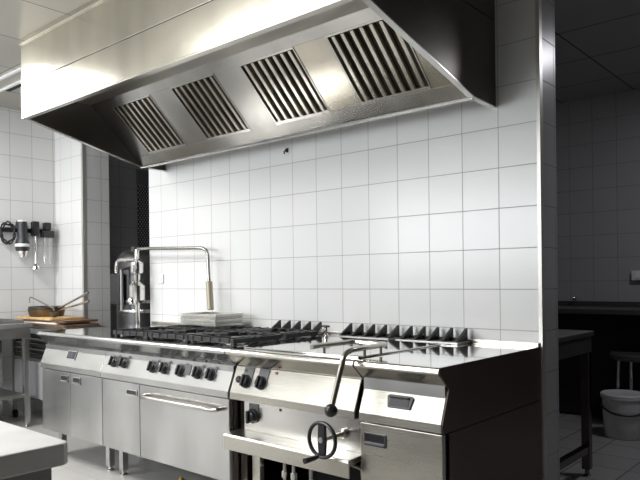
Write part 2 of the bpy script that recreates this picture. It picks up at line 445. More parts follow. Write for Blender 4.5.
# --- oven range
oven = thing('oven_range', 'stainless oven range with row of black knobs and long bar handle on oven door', 'oven', ((A1+B1)/2, -.45, 0))
M().box(A1+.001, B1-.002, -.875, -.05, .185, .76).build('body', 'steel_v', oven)
M().prism(FASC, A1, B1-.004).build('fascia', 'steel_h', oven, bevel=.003)
sd = M().box(A1+.003, -1.762, -.902, -.878, .187, .597).build('side_door', 'steel_v', oven, bevel=.003)
recess_handle(sd, -1.888, -1.782, .526, .562, -.902)
od = M().box(-1.757, B1-.006, -.902, -.878, .187, .597).build('oven_door', 'steel_v', oven, bevel=.003)
hb = [(-1.695, -.903, .545), (-1.695, -.93, .543), (-1.675, -.943, .542)] + [(-1.675+(.60)*i/8, -.943-.008*math.sin(PI*i/8), .542) for i in range(1, 9)] + [(-1.055, -.93, .543), (-1.055, -.903, .545)]
M().tube(hb, .011, 12).build('handle', 'rod_steel', od, smooth=True)
for x, z, wd in ((-2.032, .712, False), (-1.925, .714, False), (-1.638, .711, False), (-1.530, .713, False), (-1.385, .711, True), (-1.243, .713, False), (-1.138, .713, False)):
    knob(oven, x, z-.003, 1.12, wd)
for x, y in ((-2.09, -.80), (-1.06, -.80), (-2.09, -.15), (-1.06, -.15)): leg(oven, x, y)

# --- shared worktop with burners
hob = thing('cooktop', 'polished steel gas cooktop with six burners across the left cabinet and the oven', 'cooktop', ((A0+B1)/2, -.45, .8))
M().prism(top_prof(), A0, B1-.004).build('top_plate', 'steel_mirror', hob)
M().prism(NOSE, A0, B1-.004).build('front_nosing', 'steel_nose', hob)
M().box(A0, B1-.004, -.02, -.001, .8505, .868).build('rear_upstand', 'steel_warm', hob, bevel=.002)
GX = [(-2.165, -1.80), (-1.79, -1.425), (-1.415, -1.05)]
GY = [(-.82, -.475), (-.435, -.17)]
for gx in GX:
    for gy in GY:
        cx, cy = (gx[0]+gx[1])/2, (gy[0]+gy[1])/2
        b = M().lathe((cx, cy, .8505), [(.078, 0), (.078, .004), (.06, .007), (.05, .012), (.05, .016)], 20).build('burner', 'steel_dull', hob, smooth=True)
        M().lathe((cx, cy, .8505), [(.044, .016), (.046, .022), (.03, .026), (.002, .0265)], 20).build('burner_cap', 'cast_iron', b, smooth=True)

def grate(x0, x1, y0, y1, label):
    cx, cy = (x0+x1)/2, (y0+y1)/2
    t = thing('burner_grate', label, 'burner grate', (cx, cy, .851), 'cast iron grates on the gas cooktop')
    z0, z1, w = .860, .884, .014
    fr = M().box(x0, x1, y0, y0+w, z0, z1).box(x0, x1, y1-w, y1, z0, z1).box(x0, x0+w, y0+w, y1-w, z0, z1).box(x1-w, x1, y0+w, y1-w, z0, z1)
    fr.build('frame', 'cast_iron', t, bevel=.002)
    for k in range(5):
        xx = x0 + (x1-x0)*(k+.5)/5
        ln = (y1-y0)*(.22 if k in (1, 2, 3) else .42)
        M().prism([(y0-.004, z0), (y0+ln, z1-.012), (y0+ln, z1+.004), (y0-.004, z1+.004)], xx-.006, xx+.006).build('finger', 'cast_iron', t, bevel=.001)
        M().prism([(y1+.004, z0), (y1+.004, z1+.004), (y1-ln, z1+.004), (y1-ln, z1-.012)], xx-.006, xx+.006).build('finger', 'cast_iron', t, bevel=.001)
    for k in range(2):
        yy = cy + (k-.5)*.05
        M().box(x0, x0+.10, yy-.006, yy+.006, z1-.014, z1+.004).build('finger', 'cast_iron', t, bevel=.001)
        M().box(x1-.10, x1, yy-.006, yy+.006, z1-.014, z1+.004).build('finger', 'cast_iron', t, bevel=.001)
    for xx in (x0+.02, x1-.02):
        for yy in (y0+.02, y1-.02):
            M().box(xx-.012, xx+.012, yy-.012, yy+.012, .851, z0).build('foot', 'cast_iron', t)
    return t
PL = ['leftmost', 'middle', 'rightmost']
for i, gx in enumerate(GX):
    for j, gy in enumerate(GY):
        lab = '%s cast iron grate in the %s row of the gas cooktop' % (PL[i], ('front', 'rear')[j])
        if i == 2 and j == 0: lab = 'front cast iron grate beside the polished pan top, nearest corner of the cooktop'
        if i == 2 and j == 1: lab = 'rear cast iron grate in front of the flue grille behind the cooktop'
        if i == 1 and j == 1: lab = 'rear middle cast iron grate under the right end of the tray stack'
        grate(gx[0], gx[1], gy[0], gy[1], lab)

# --- flue grilles along the back
def flue(x0, n, pitch, label):
    x1 = x0 + pitch*(n-1)
    t = thing('flue_grille', label, 'flue grille', ((x0+x1)/2, -.09, .851), 'finned flue grilles behind the range')
    M().box(x0-.02, x1+.02, -.155, -.022, .851, .861).build('flue_box', 'steel_dull', t, bevel=.002)
    for k in range(n):
        xx = x0 + k*pitch
        M().prism([(-.135, .862), (-.032, .924), (-.026, .924), (-.026, .862)], xx-.007, xx+.007).build('fin', 'cast_iron_fin', t, bevel=.001)
    M().box(x0-.01, x1+.01, -.055, -.03, .8615, .876).build('rear_bar', 'cast_iron_fin', t)
flue(-1.495, 5, .086, 'black five-finned flue grille behind the right end of the gas burners')
flue(-.915, 5, .082, 'black five-finned flue grille behind the tilting pan, beside the chrome tap')
flue(-.50, 5, .082, 'black five-finned flue grille nearest the right end of the range')

# --- tilting pan with hand wheel
pan = thing('tilting_pan', 'stainless tilting braising pan unit with black hand wheel and tray shelf', 'tilting pan', ((B1+C1)/2, -.45, 0))
P0, P1 = B1+.006, C1-.008
M().prism(top_prof(), P0-.003, P1+.004).build('rim', 'steel_mirror', pan)
M().prism(NOSE, P0-.003, P1+.004).build('front_nosing', 'steel_nose_warm', pan)
M().box(P0, P1, -.02, -.001, .8505, .868).build('rear_upstand', 'steel_warm', pan, bevel=.002)
M().prism(FASC, P0+.004, P1-.004).build('fascia', 'steel_warm', pan, bevel=.003)
M().box(P0+.006, P1-.006, -.80, -.05, .45, .795).build('body', 'steel_dull', pan)
M().box(P0+.045, P1-.004, -.855, -.803, .43, .601).build('front_panel', 'steel_h', pan, bevel=.002)
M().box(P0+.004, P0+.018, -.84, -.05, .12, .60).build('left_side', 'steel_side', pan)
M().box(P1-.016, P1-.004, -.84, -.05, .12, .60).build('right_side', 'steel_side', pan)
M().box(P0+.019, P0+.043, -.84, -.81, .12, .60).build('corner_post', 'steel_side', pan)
M().prism([(-.803, .428), (-.957, .420), (-.962, .438), (-.955, .446), (-.857, .452), (-.857, .444)], P0+.012, P1-.002).prism([(-.955, .374), (-.963, .374), (-.963, .438), (-.955, .438)], P0+.012, P1+.004).build('tray_shelf', 'steel_warm', pan, bevel=.002)
M().box(P0+.06, P0+.115, -.82, -.79, .12, .373).build('door_post', 'steel_warm', pan, bevel=.002)
M().box(P0+.02, P1-.018, -.30, -.28, .12, .44).build('inner_back', 'black_matte', pan)
M().box(P0+.02, P1-.018, -.80, -.28, .10, .12).build('base_plate', 'steel_side', pan)
M().box(P0+.25, P1-.03, -.62, -.32, .14, .32).build('burner_box', 'black_matte', pan, bevel=.01)
for xx in (-.775, -.715):
    pp = M().cyl((xx, -.74, .12), (xx, -.74, .30), .011, 12).build('gas_pipe', 'rod_steel', pan, smooth=True)
    M().lathe((xx, -.74, .22), [(.016, 0), (.018, .005), (.018, .03), (.016, .035)], 10).build('nut', 'chrome', pp)
M().tube([(-.62, -.72, .13), (-.62, -.72, .33), (-.57, -.72, .355), (-.40, -.72, .355), (-.33, -.70, .33), (-.31, -.7, .13)], .012, 10).build('water_pipe', 'steel_dull', pan, smooth=True)
for x, z in ((-.872, .701), (-.768, .703)): knob(pan, x, z, 1.15)
bt = M().lathe((0, 0, 0), [(.017, 0), (.017, .008), (.013, .013), (.001, .013)], 16).build('ignition_button', 'black_plastic', pan, smooth=True, local=True, loc=tuple(Vector(fasc_pt(-.935, .700, .0)) - Vector(WPOS[pan.name])), rot=FROT)
for (xx, zz, mt) in ((-.897, .742, 'black_plastic'), (-.697, .748, 'indicator_amber')):
    M().lathe((0, 0, 0), [(.007, 0), (.007, .006), (.001, .007)], 12).build('indicator_lamp', mt, pan, local=True, loc=tuple(Vector(fasc_pt(xx, zz)) - Vector(WPOS[pan.name])), rot=FROT)
# thermostat knob on the recessed panel
tk = M().box(-.898, -.832, -.859, -.8552, .515, .585).build('thermostat', 'plate_grey', pan, bevel=.001)
M().lathe((-.868, -.859, .527), [(.036, 0), (.036, -.008), (.029, -.014), (.027, -.028), (.02, -.032), (.001, -.032)], 22, 'y').build('dial', 'black_plastic', tk, smooth=True)
M().box(-.875, -.861, -.905, -.886, .497, .557).build('grip', 'black_plastic', tk, bevel=.003)
M().box(-.695, -.68, -.8555, -.8545, .57, .582).build('bolt_hole', 'dark_gap', pan)
# hand wheel
WC = Vector((-.308, -1.0, .523))
hw = M().tube(arc(WC, .071, 0, 2*PI*31/32, 31, 'xz'), .0085, 10, closed=True).build('hand_wheel', 'black_plastic', pan, smooth=True)
M().prism([(-.308-.021, .523), (-.308-.016, .523+.069), (-.308+.016, .523+.069), (-.308+.021, .523), (-.308+.016, .523-.069), (-.308-.016, .523-.069)], -1.006, -.992, 'y').build('spoke', 'black_plastic', hw, bevel=.002)
M().lathe((WC.x, -1.006, WC.z), [(.012, 0), (.012, -.005), (.001, -.006)], 16, 'y').build('hub_cap', 'steel_dull', hw, smooth=True)
M().tube([(WC.x-.02, -1.0, WC.z-.070), (WC.x-.02, -1.02, WC.z-.072), (WC.x-.02, -1.085, WC.z-.072)], .010, 12, rads=[.007, .010, .012]).build('crank_grip', 'black_plastic', hw, smooth=True)
M().cyl((WC.x, -.992, WC.z), (WC.x, -.856, WC.z), .010, 12).lathe((WC.x, -.87, WC.z), [(.022, .014), (.022, 0), (.014, -.006)], 14, 'y').build('spindle', 'rod_steel', hw, smooth=True)
# lid with bail handle and lever
lid = M().box(-.93, -.225, -.86, -.19, .8505, .8565).build('pan_lid', 'steel_mirror', pan, bevel=.002)
zb = .893
bail = [(-.418, -.935, zb-.002), (-.4165, -.90, zb), (-.416, -.70, zb), (-.408, -.668, zb), (-.385, -.658, zb), (-.25, -.658, zb), (-.225, -.664, zb), (-.216, -.69, zb), (-.2, -.90, zb),
        (-.2, -.935, zb-.001), (-.2, -.965, zb-.008), (-.2, -.985, zb-.022), (-.2, -.995, zb-.045), (-.2, -1.03, .765), (-.2, -1.062, .685)]
bl = M().tube(bail, .0115, 12).build('lever', 'rod_steel', lid, smooth=True, angle=60)
for p in ((-.3965, -.90), (-.203, -.845), (-.21, -.72)):
    x = -.416 if p[0] < -.3 else p[0]
    M().cyl((x, p[1] if p[1] > -.86 else -.855, .857), (x, p[1] if p[1] > -.86 else -.855, zb), .007, 10).build('post', 'rod_steel', lid, smooth=True)
M().ball((-.2, -1.069, .668), .0265, 18).build('ball_knob', 'black_plastic', lid, smooth=True)
for x, y in ((-.93, -.75), (-.25, -.75), (-.93, -.12), (-.25, -.12)): leg(pan, x, y, .12)

# --- right-hand unit
fry = thing('drawer_cabinet', 'stainless end cabinet with black cup pull, single door and dark side panel', 'cabinet', ((C1+D1)/2, -.45, 0))
F0, F1 = C1+.004, D1
M().prism(top_prof(), F0, F1).build('top_plate', 'steel_mirror', fry)
M().prism(NOSE, F0, F1).build('front_nosing', 'steel_nose_warm', fry)
M().box(F0, F1, -.02, -.001, .8505, .868).build('rear_upstand', 'steel_warm', fry, bevel=.002)
M().prism(FASC, F0+.006, F1-.001).build('fascia', 'steel_warm', fry, bevel=.003)
M().box(F0+.006, F1-.006, -.875, -.05, .12, .797).build('carcass', 'steel_dull', fry)
dr = M().box(F0+.006, F1-.003, -.902, -.878, .13, .597).build('door', 'steel_warm', fry, bevel=.003)
recess_handle(dr, -.163, -.056, .508, .560, -.902, ('grey_plastic', 'black_plastic', 'lip_grey'))
cp_ = M().prism([(-.052, -.026), (.052, -.026), (.062, .020), (.050, .027), (-.050, .027), (-.062, .020)], 0, .006, 'z').build('cup_pull', 'grey_plastic', fry, bevel=.002, local=True, loc=tuple(Vector(fasc_pt(.003, .696, .001)) - Vector(WPOS[fry.name])), rot=FROT)
M().box(-.044, .044, -.018, .014, .006, .0075).build('pocket', 'black_plastic', cp_, local=True)
M().box(-.044, .044, .012, .020, .006, .016).build('hood_lip', 'black_plastic', cp_, local=True, bevel=.003)
sp1 = [(-.002, .8505), (-.921, .8505), (-.932, .840), (-.929, .829), (-.862, .763), (-.9135, .637), (-.9145, .604), (-.862, .602), (-.002, .602)]
sp2 = [(-.002, .598), (-.862, .598), (-.862, .03), (-.002, .03)]
M().prism(sp1, F1+.0005, F1+.005).build('side_panel', 'panel_reflect', fry)
M().prism(sp2, F1+.0005, F1+.005).build('side_panel', 'panel_reflect', fry)
M().box(-.005, F1-.004, -.875, -.87, .12, .6).build('shadow_gap', 'dark_gap', fry)
for x, y in ((-.14, -.80), (.15, -.80), (-.14, -.12), (.15, -.12)): leg(fry, x, y, .12)

# --- chrome tap behind the pan
tp = thing('water_tap', 'small chrome tap on the range top beside the finned flue grilles', 'tap', (-.975, -.16, .851))
M().lathe((-.965, -.2, .857), [(.016, 0), (.016, .01), (.010, .014), (.010, .05), (.013, .052), (.013, .065), (.002, .068)], 14).build('body', 'chrome', tp, smooth=True)
M().tube([(-.965, -.2, .895), (-.965, -.235, .9), (-.965, -.25, .885)], .007, 10).build('spout', 'chrome', tp, smooth=True)
M().cyl((-.99, -.2, .915), (-.94, -.2, .915), .006, 8).build('handle', 'black_plastic', tp, smooth=True)

# --- trays stacked on the grates
tcx, tcy = -1.97, -.20
for k in range(5):
    z = .8885 + k*.0155
    dx, dy = (.004, -.006, .003, -.002, .005)[k], (.0, .004, -.003, .002, .0)[k]
    x0, x1, y0, y1 = tcx-.19+dx, tcx+.19+dx, tcy-.125+dy, tcy+.125+dy
    lab = ['bottom', 'second from bottom', 'middle', 'second from top', 'top'][k]
    t = thing('baking_tray', 'shallow steel tray, %s one in the stack on the rear grates' % lab, 'tray', (tcx, tcy, z), 'stacked steel trays on the cooktop')
    m = M().box(x0+.012, x1-.012, y0+.012, y1-.012, z, z+.002)
    for (a, b, c, d) in ((x0+.01, x1-.01, y0+.01, y0+.012), (x0+.01, x1-.01, y1-.012, y1-.01), (x0+.01, x0+.012, y0+.01, y1-.01), (x1-.012, x1-.01, y0+.01, y1-.01)):
        m.box(a, b, c, d, z, z+.013)
    m.build('pan_body', 'steel_dull' if k % 2 else 'steel_warm', t)
    r = M().box(x0, x1, y0, y0+.012, z+.0115, z+.0140).box(x0, x1, y1-.012, y1, z+.0115, z+.0140).box(x0, x0+.012, y0+.012, y1-.012, z+.0115, z+.0140).box(x1-.012, x1, y0+.012, y1-.012, z+.0115, z+.0140)
    r.build('rim', 'steel_h', t, bevel=.0008)

# --- brass gas valve under the oven
gv = thing('gas_valve', 'brass gas valve with yellow lever on the floor under the oven', 'valve', (-1.52, -.80, 0))
M().cyl((-1.52, -.80, 0), (-1.52, -.80, .055), .012, 12).lathe((-1.52, -.80, .05), [(.018, 0), (.02, .006), (.02, .03), (.016, .036)], 10).build('valve_body', 'brass', gv, smooth=True)
M().tube([(-1.52, -.80, .088), (-1.49, -.82, .096), (-1.45, -.86, .098)], .009, 8).build('lever', 'yellow_paint', gv, smooth=True)

# ------------------------------------------------------------------ filling tap column and boiler in the doorway
fc = thing('filling_column', 'tall chrome filling tap with swing pipe reaching along the tiled wall', 'tap', (-3.0, -.1, 0))
M().lathe((-2.985, -.1, 0), [(.05, 0), (.05, .01), (.018, .02), (.018, 1.02), (.03, 1.015), (.060, 1.035), (.062, 1.15), (.045, 1.17), (.024, 1.19), (.028, 1.235), (.046, 1.245), (.050, 1.26), (.050, 1.33), (.03, 1.35), (.018, 1.36), (.018, 1.43)], 20).build('column', 'chrome', fc, smooth=True)
M().ball((-2.985, -.15, 1.03), .035, 14).build('valve_ball', 'chrome', fc, smooth=True)
M().tube([(-3.0, -.1, 1.352), (-3.2, -.1, 1.356), (-3.245, -.1, 1.352), (-3.268, -.1, 1.335), (-3.275, -.1, 1.30), (-3.275, -.1, 1.255)], .016, 12).build('spout', 'chrome', fc, smooth=True)
M().box(-3.035, -2.985, -.125, -.07, 1.415, 1.455).build('valve_block', 'black_plastic', fc, bevel=.006)
sw = [(-2.985, -.1, 1.437), (-2.8, -.1, 1.433), (-2.235, -.1, 1.414), (-2.18, -.1, 1.410), (-2.14, -.1, 1.395), (-2.122, -.1, 1.36), (-2.112, -.1, 1.18)]
M().tube(sw, .0125, 12).build('swing_pipe', 'pipe_grey', fc, smooth=True, angle=60)
M().tube([(-2.112, -.1, 1.18), (-2.112, -.1, 1.175), (-2.100, -.1, .985), (-2.100, -.1, .978)], .02, 14, rads=[.014, .024, .024, .018]).build('spray_grip', 'grip_beige', fc, smooth=True)
M().tube([(-2.96, -.105, 1.42), (-2.945, -.13, 1.37), (-2.95, -.14, 1.31), (-2.965, -.13, 1.26)], .008, 8).build('hose', 'chrome', fc, smooth=True)
bo = thing('water_boiler', 'dark domed cylinder boiler standing in the doorway behind the chrome filling tap', 'boiler', (-3.41, .30, 0))
M().lathe((-3.43, .25, 0), [(.20, .04), (.22, .06), (.22, 1.33), (.21, 1.385), (.17, 1.435), (.10, 1.468), (.002, 1.48)], 32).build('tank', 'boiler_black', bo, smooth=True)
for z in (.92, 1.0):
    M().lathe((-3.40, .25, z), [(.222, 0), (.224, .004), (.224, .022), (.222, .026)], 32).build('band', 'steel_h', bo, smooth=True)
M().box(-3.50, -3.36, -.03, .03, .99, 1.25).build('control_box', 'black_plastic', bo, bevel=.01)
M().tube([(-3.33, -.02, .95), (-3.33, -.02, 1.28), (-3.33, .05, 1.30)], .014, 10).build('water_pipe', 'steel_dull', bo, smooth=True)
for k in range(3):
    a = k*2*PI/3
    M().cyl((-3.40+.16*math.cos(a), .25+.16*math.sin(a), 0), (-3.40+.16*math.cos(a), .25+.16*math.sin(a), .05), .018, 10).build('foot', 'black_matte', bo)
pf = thing('perforated_screen', 'dark perforated metal screen on the wall beyond the left doorway', 'screen', (-4.28, 1.0, 0))
M().box(-4.295, -4.275, .78, 1.35, 0, 2.16).build('sheet', 'perforated', pf)
M().box(-4.298, -4.27, .77, 1.36, 2.165, 2.32).build('header', 'perf_grey', pf, bevel=.003)

# ------------------------------------------------------------------ utensils on the left wall
rl = thing('utensil_rail', 'dark wall rail fixed to the left tiled wall carrying mixer tools', 'rail', (XL, -.28, 1.65))
M().box(-4.455, -4.44, -.55, -.07, 1.635, 1.675).build('bar', 'black_plastic', rl, bevel=.003)
for y in (-.50, -.12): M().box(-4.469, -4.455, y-.015, y+.015, 1.64, 1.67).build('bracket', 'steel_dull', rl)
hm = thing('hand_blender', 'grey stick blender motor body with coiled cord hanging on the wall rail', 'hand blender', (-4.39, -.355, 1.41))
bx, by = -4.385, -.355
M().lathe((bx, by, 0), [(.030, 1.735), (.040, 1.725), (.044, 1.70), (.042, 1.64), (.046, 1.58), (.056, 1.545), (.060, 1.53)], 20).build('grip', 'blender_grey', hm, smooth=True)
M().lathe((bx, by, 0), [(.060, 1.53), (.063, 1.525), (.063, 1.508), (.060, 1.503)], 20).build('ring', 'white_plastic', hm, smooth=True)
M().lathe((bx, by, 0), [(.060, 1.503), (.057, 1.475), (.05, 1.465)], 20).build('collar', 'blender_grey', hm, smooth=True)
M().lathe((bx, by, 0), [(.05, 1.465), (.042, 1.435), (.03, 1.41), (.012, 1.405)], 20).build('coupling', 'chrome', hm, smooth=True)
M().lathe((bx, by, 0), [(.041, 1.727), (.041, 1.735), (.03, 1.742), (.002, 1.744)], 20).build('cap', 'white_plastic', hm, smooth=True)
cc = []
for i in range(72):
    a = i*2*PI/24; rr = .070+.012*math.sin(i*.9)
    cc.append((-4.432+.004*(i/24), -.465+rr*.85*math.cos(a), 1.625+rr*1.25*math.sin(a)))
M().tube([(bx, by+.0, 1.73), (-4.41, -.39, 1.735)] + cc, .007, 8).build('cord', 'cord_rubber', hm, smooth=True)
bs = thing('blender_shaft', 'black-topped blending shaft with long steel rod, hanging between blender and whisk', 'blender attachment', (-4.40, -.228, 1.31))
M().box(-4.4398, -4.375, -.258, -.198, 1.605, 1.74).build('head', 'black_plastic', bs, bevel=.012)
M().cyl((-4.40, -.228, 1.605), (-4.40, -.228, 1.345), .0085, 12).build('rod', 'chrome', bs, smooth=True)
M().lathe((-4.40, -.228, 0), [(.010, 1.355), (.022, 1.345), (.036, 1.325), (.036, 1.305), (.032, 1.305)], 18, cap=False).build('blade_guard', 'chrome', bs, smooth=True)
wk = thing('whisk_attachment', 'twin wire whisk attachment with black gearbox hanging nearest the wall corner', 'whisk', (-4.40, -.115, 1.35))
M().box(-4.4398, -4.375, -.148, -.088, 1.665, 1.735).build('neck', 'black_plastic', wk, bevel=.01)
M().box(-4.435, -4.37, -.172, -.062, 1.595, 1.66).build('gearbox', 'black_plastic', wk, bevel=.008)
for y in (-.142, -.092):
    wm = M()
    for rot in (0, PI/2):
        lp = []
        for i in range(17):
            a = PI*i/16; w = .020*math.sin(a)*(1.1 - .2*math.cos(a)); zz = 1.595 - .235*(.5-.5*math.cos(a)) if False else None
        n = 24
        for i in range(n+1):
            u = i/n; s = math.sin(PI*u); side = math.cos(PI*u)
            lp.append((-4.40+.022*side*math.cos(rot)*(.35+.65*s), y+.022*side*math.sin(rot)*(.35+.65*s), 1.596-.24*s**.6))
        wm.tube(lp, .0026, 6)
    wm.build('wire_loop', 'chrome', wk, smooth=True)

so = thing('wall_socket', 'small white switch plate on the tiles behind the swing pipe', 'socket', (-2.8, 0, 1.2))
M().box(-2.835, -2.775, -.010, -.001, 1.165, 1.235).build('plate', 'white_plastic', so, bevel=.003)
M().box(-2.82, -2.79, -.014, -.010, 1.18, 1.22).build('rocker', 'white_frame', so, bevel=.002)

# ------------------------------------------------------------------ left work table
lt = thing('work_table', 'stainless work table with square legs and low shelf along the left wall', 'table', (-4.15, -1.2, 0))
M().box(-4.455, -3.868, -1.95, -.515, .815, .85).build('table_top', 'steel_table', lt, bevel=.003)
M().box(-4.43, -3.875, -1.93, -.53, .73, .814).build('apron', 'steel_dull', lt, bevel=.002)
M().box(-4.43, -3.90, -1.93, -.56, .245, .27).build('shelf', 'steel_dull', lt, bevel=.002)
for x, y in ((-3.897, -.56), (-4.42, -.56), (-3.897, -1.9), (-4.42, -1.9)):
    M().box(x-.0225, x+.0225, y-.0225, y+.0225, .035, .729).lathe((x, y, 0), [(.018, 0), (.02, .006), (.012, .012), (.012, .036)], 12).build('leg', 'steel_v', lt, bevel=.002)
st = thing('steel_tray', 'thin steel tray lying on the left work table', 'tray', (-4.1, -.85, .851))
M().box(-4.36, -3.97, -1.2, -.56, .851, .854).build('base', 'steel_dull', st)
M().box(-4.375, -3.955, -1.215, -1.2, .851, .876).box(-4.375, -3.955, -.56, -.545, .851, .876).box(-4.375, -4.36, -1.2, -.56, .851, .876).box(-3.97, -3.955, -1.2, -.56, .851, .876).build('rim', 'steel_dull', st, bevel=.003)

# ------------------------------------------------------------------ trolley and pile at the far left corner
tr = thing('rack_trolley', 'dark steel rack trolley loaded with trays, pans and boards in the corner', 'trolley', (-3.95, -.26, 0))
TX0, TX1, TY0, TY1 = -4.38, -3.52, -.46, -.06
for x in (TX0+.015, TX1-.015):
    for y in (TY0+.015, TY1-.015):
        lg = M().box(x-.013, x+.013, y-.013, y+.013, .07, .797).build('post', 'steel_dull', tr)
        M().lathe((x, y, .035), [(.034, -.012), (.035, -.008), (.035, .008), (.034, .012)], 14, 'y').build('caster', 'black_matte', lg)
M().box(TX0, TX1, TY0, TY1, .797, .809).build('top_shelf', 'steel_dull', tr)
M().box(TX0+.005, TX1-.005, TY0+.005, TY1-.005, .535, .545).build('middle_shelf', 'steel_dull', tr)
M().box(TX0+.005, TX1-.005, TY0+.005, TY1-.005, .19, .2).build('low_shelf', 'steel_dull', tr)
M().box(TX0+.03, TX1-.16, TY0+.005, TY0+.012, .21, .52).build('side_sheet', 'grey_paint_panel', tr)
for k in range(5):
    z = .546+k*.042
    nm = ['lowest', 'second', 'third', 'fourth', 'topmost'][k]
    t = thing('roasting_tin', '%s black roasting tin stacked on the trolley shelf%s' % (nm, '' if k in (0, 4) else ' counting from the bottom'), 'roasting tin', (-3.95, -.26, z), 'black roasting tins on the trolley')
    w = .34+.01*k
    M().prism([(-.19, 0), (-.205, .036), (-.195, .036), (-.182, .004), (.132, .004), (.145, .036), (.155, .036), (.14, 0)], -w, w).build('tin', 'cast_iron', t, bevel=.001, local=True)
    M().box(-w-.006, w+.006, -.212, -.203, .033, .040).build('rim', 'steel_dull' if k % 2 else 'cast_iron', t, local=True)
    for xx in (-.20, .26):
        M().ball((xx+.02*math.sin(k*2.3), -.213, .026), .008, 10).build('stud', 'brass', t, local=True, smooth=True)
def board(name, label, cat, x0, x1, y0, y1, z, th, mat, rz=0., cor=.03, rim=None):
    cx, cy = (x0+x1)/2, (y0+y1)/2; w, d = (x1-x0)/2, (y1-y0)/2
    pr = []
    for sx, sy, a0 in ((1, 1, 0), (-1, 1, PI/2), (-1, -1, PI), (1, -1, 3*PI/2)):
        for i in range(5):
            a = a0 + PI/2*i/4
            pr.append((sx*(w-cor)+cor*math.cos(a), sy*(d-cor)+cor*math.sin(a)))
    o = M().prism(pr, 0, th, 'z').build(name, mat, None, bevel=.002, local=True, loc=(cx, cy, z), rot=(0, 0, rz))
    WPOS[o.name] = (cx, cy, z)
    return tag(o, label, cat)
board('baking_sheet', 'thin grey baking sheet at the bottom of the pile on the trolley top', 'baking sheet', -4.25, -3.50, -.44, -.10, .8095, .012, 'steel_dull', .02)
board('baking_sheet', 'dark brown baking sheet sticking out above the grey one in the pile', 'baking sheet', -4.30, -3.47, -.45, -.12, .822, .018, 'wood_board_dark', -.03)
board('parchment_pad', 'pale paper pad sandwiched between dark sheet and wooden board', 'paper', -4.34, -3.64, -.44, -.12, .8405, .014, 'paper_white', .01)
board('chopping_board', 'dark brown wooden board under the pale one in the trolley pile', 'chopping board', -4.22, -3.52, -.44, -.12, .855, .016, 'wood_board_dark', .03)
board('chopping_board', 'pale yellow wooden board topmost in the pile, under the frying pans', 'chopping board', -4.36, -3.70, -.45, -.12, .8715, .017, 'wood_board', -.01)
# frying pans nested with their long handles
def fpan(z, r, mat, hz, lab, hx, hy, hcol):
    c = (-4.12, -.27, z)
    t = thing('frying_pan', lab, 'frying pan', c, 'frying pans on the pile of boards')
    M().lathe(c, [(.002, 0), (r*.86, 0), (r*.92, .008), (r, .062), (r+.004, .064), (r-.003, .064), (r*.9, .012), (r*.84, .005), (.002, .005)], 30, cap=False).build('bowl', mat, t, smooth=True)
    M().tube([(c[0]+r*.96, c[1]+hy*.4, z+.045), (c[0]+r+.06, c[1]+hy*.5, z+.06), (c[0]+hx, c[1]+hy, z+hz)], .009, 10, rads=[.012, .008, .010]).build('handle', hcol, t, smooth=True)
fpan(.889, .155, 'pan_brown', .135, 'brown-stained frying pan lying on the pale board, lower of the two pans', .64, .04, 'rod_steel')
fpan(.910, .150, 'pan_dark', .185, 'steel frying pan nested in the brown one, its handle rising higher', .61, .05, 'rod_steel')
ld = thing('ladle', 'steel ladle with hooked handle end leaning across the frying pans', 'ladle', (-3.86, -.33, .93))
M().tube([(-4.372, -.30, 1.0), (-4.378, -.30, 1.03), (-4.368, -.30, 1.048), (-4.345, -.30, 1.052), (-4.33, -.30, 1.050), (-3.84, -.35, .965), (-3.825, -.352, .945)], .006, 8).build('handle', 'steel_dull', ld, smooth=True)
M().lathe((-3.82, -.355, .8895), [(.002, 0), (.022, .004), (.034, .020), (.038, .042), (.035, .042), (.031, .021), (.02, .008), (.002, .004)], 18, cap=False).build('bowl', 'pan_dark', ld, smooth=True)

# ------------------------------------------------------------------ counter in the foreground
fr_ = thing('prep_counter', 'low corner of a steel topped preparation counter, nearest to the camera', 'counter', (-.6, -3.0, 0))
pr = [(-2.6, -3.9), (.165, -3.9), (.165, -2.36)]
pr = [(-1.9, -4.0), (.165, -4.0), (.168, -2.358), (.160, -2.346), (.148, -2.342), (-1.9, -2.342)]
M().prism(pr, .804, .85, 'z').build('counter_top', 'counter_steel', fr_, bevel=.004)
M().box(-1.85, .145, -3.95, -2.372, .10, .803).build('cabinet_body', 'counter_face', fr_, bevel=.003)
M().box(-1.80, .10, -3.9, -2.42, 0, .10).build('plinth', 'black_matte', fr_)

# ------------------------------------------------------------------ ceiling diffuser near the left wall
cd = thing('ceiling_diffuser', 'white slotted air diffuser in the ceiling beyond the left end of the hood', 'air diffuser', (-3.6, -.78, H))
M().box(-4.2, -3.0, -.735, -.715, H-.018, H-.001).build('frame', 'white_frame', cd)
M().box(-4.2, -3.0, -.868, -.848, H-.018, H-.001).build('frame', 'white_frame', cd)
M().box(-3.9, -3.0, -.70, -.665, H-.012, H-.001).build('slot', 'black_matte', cd)

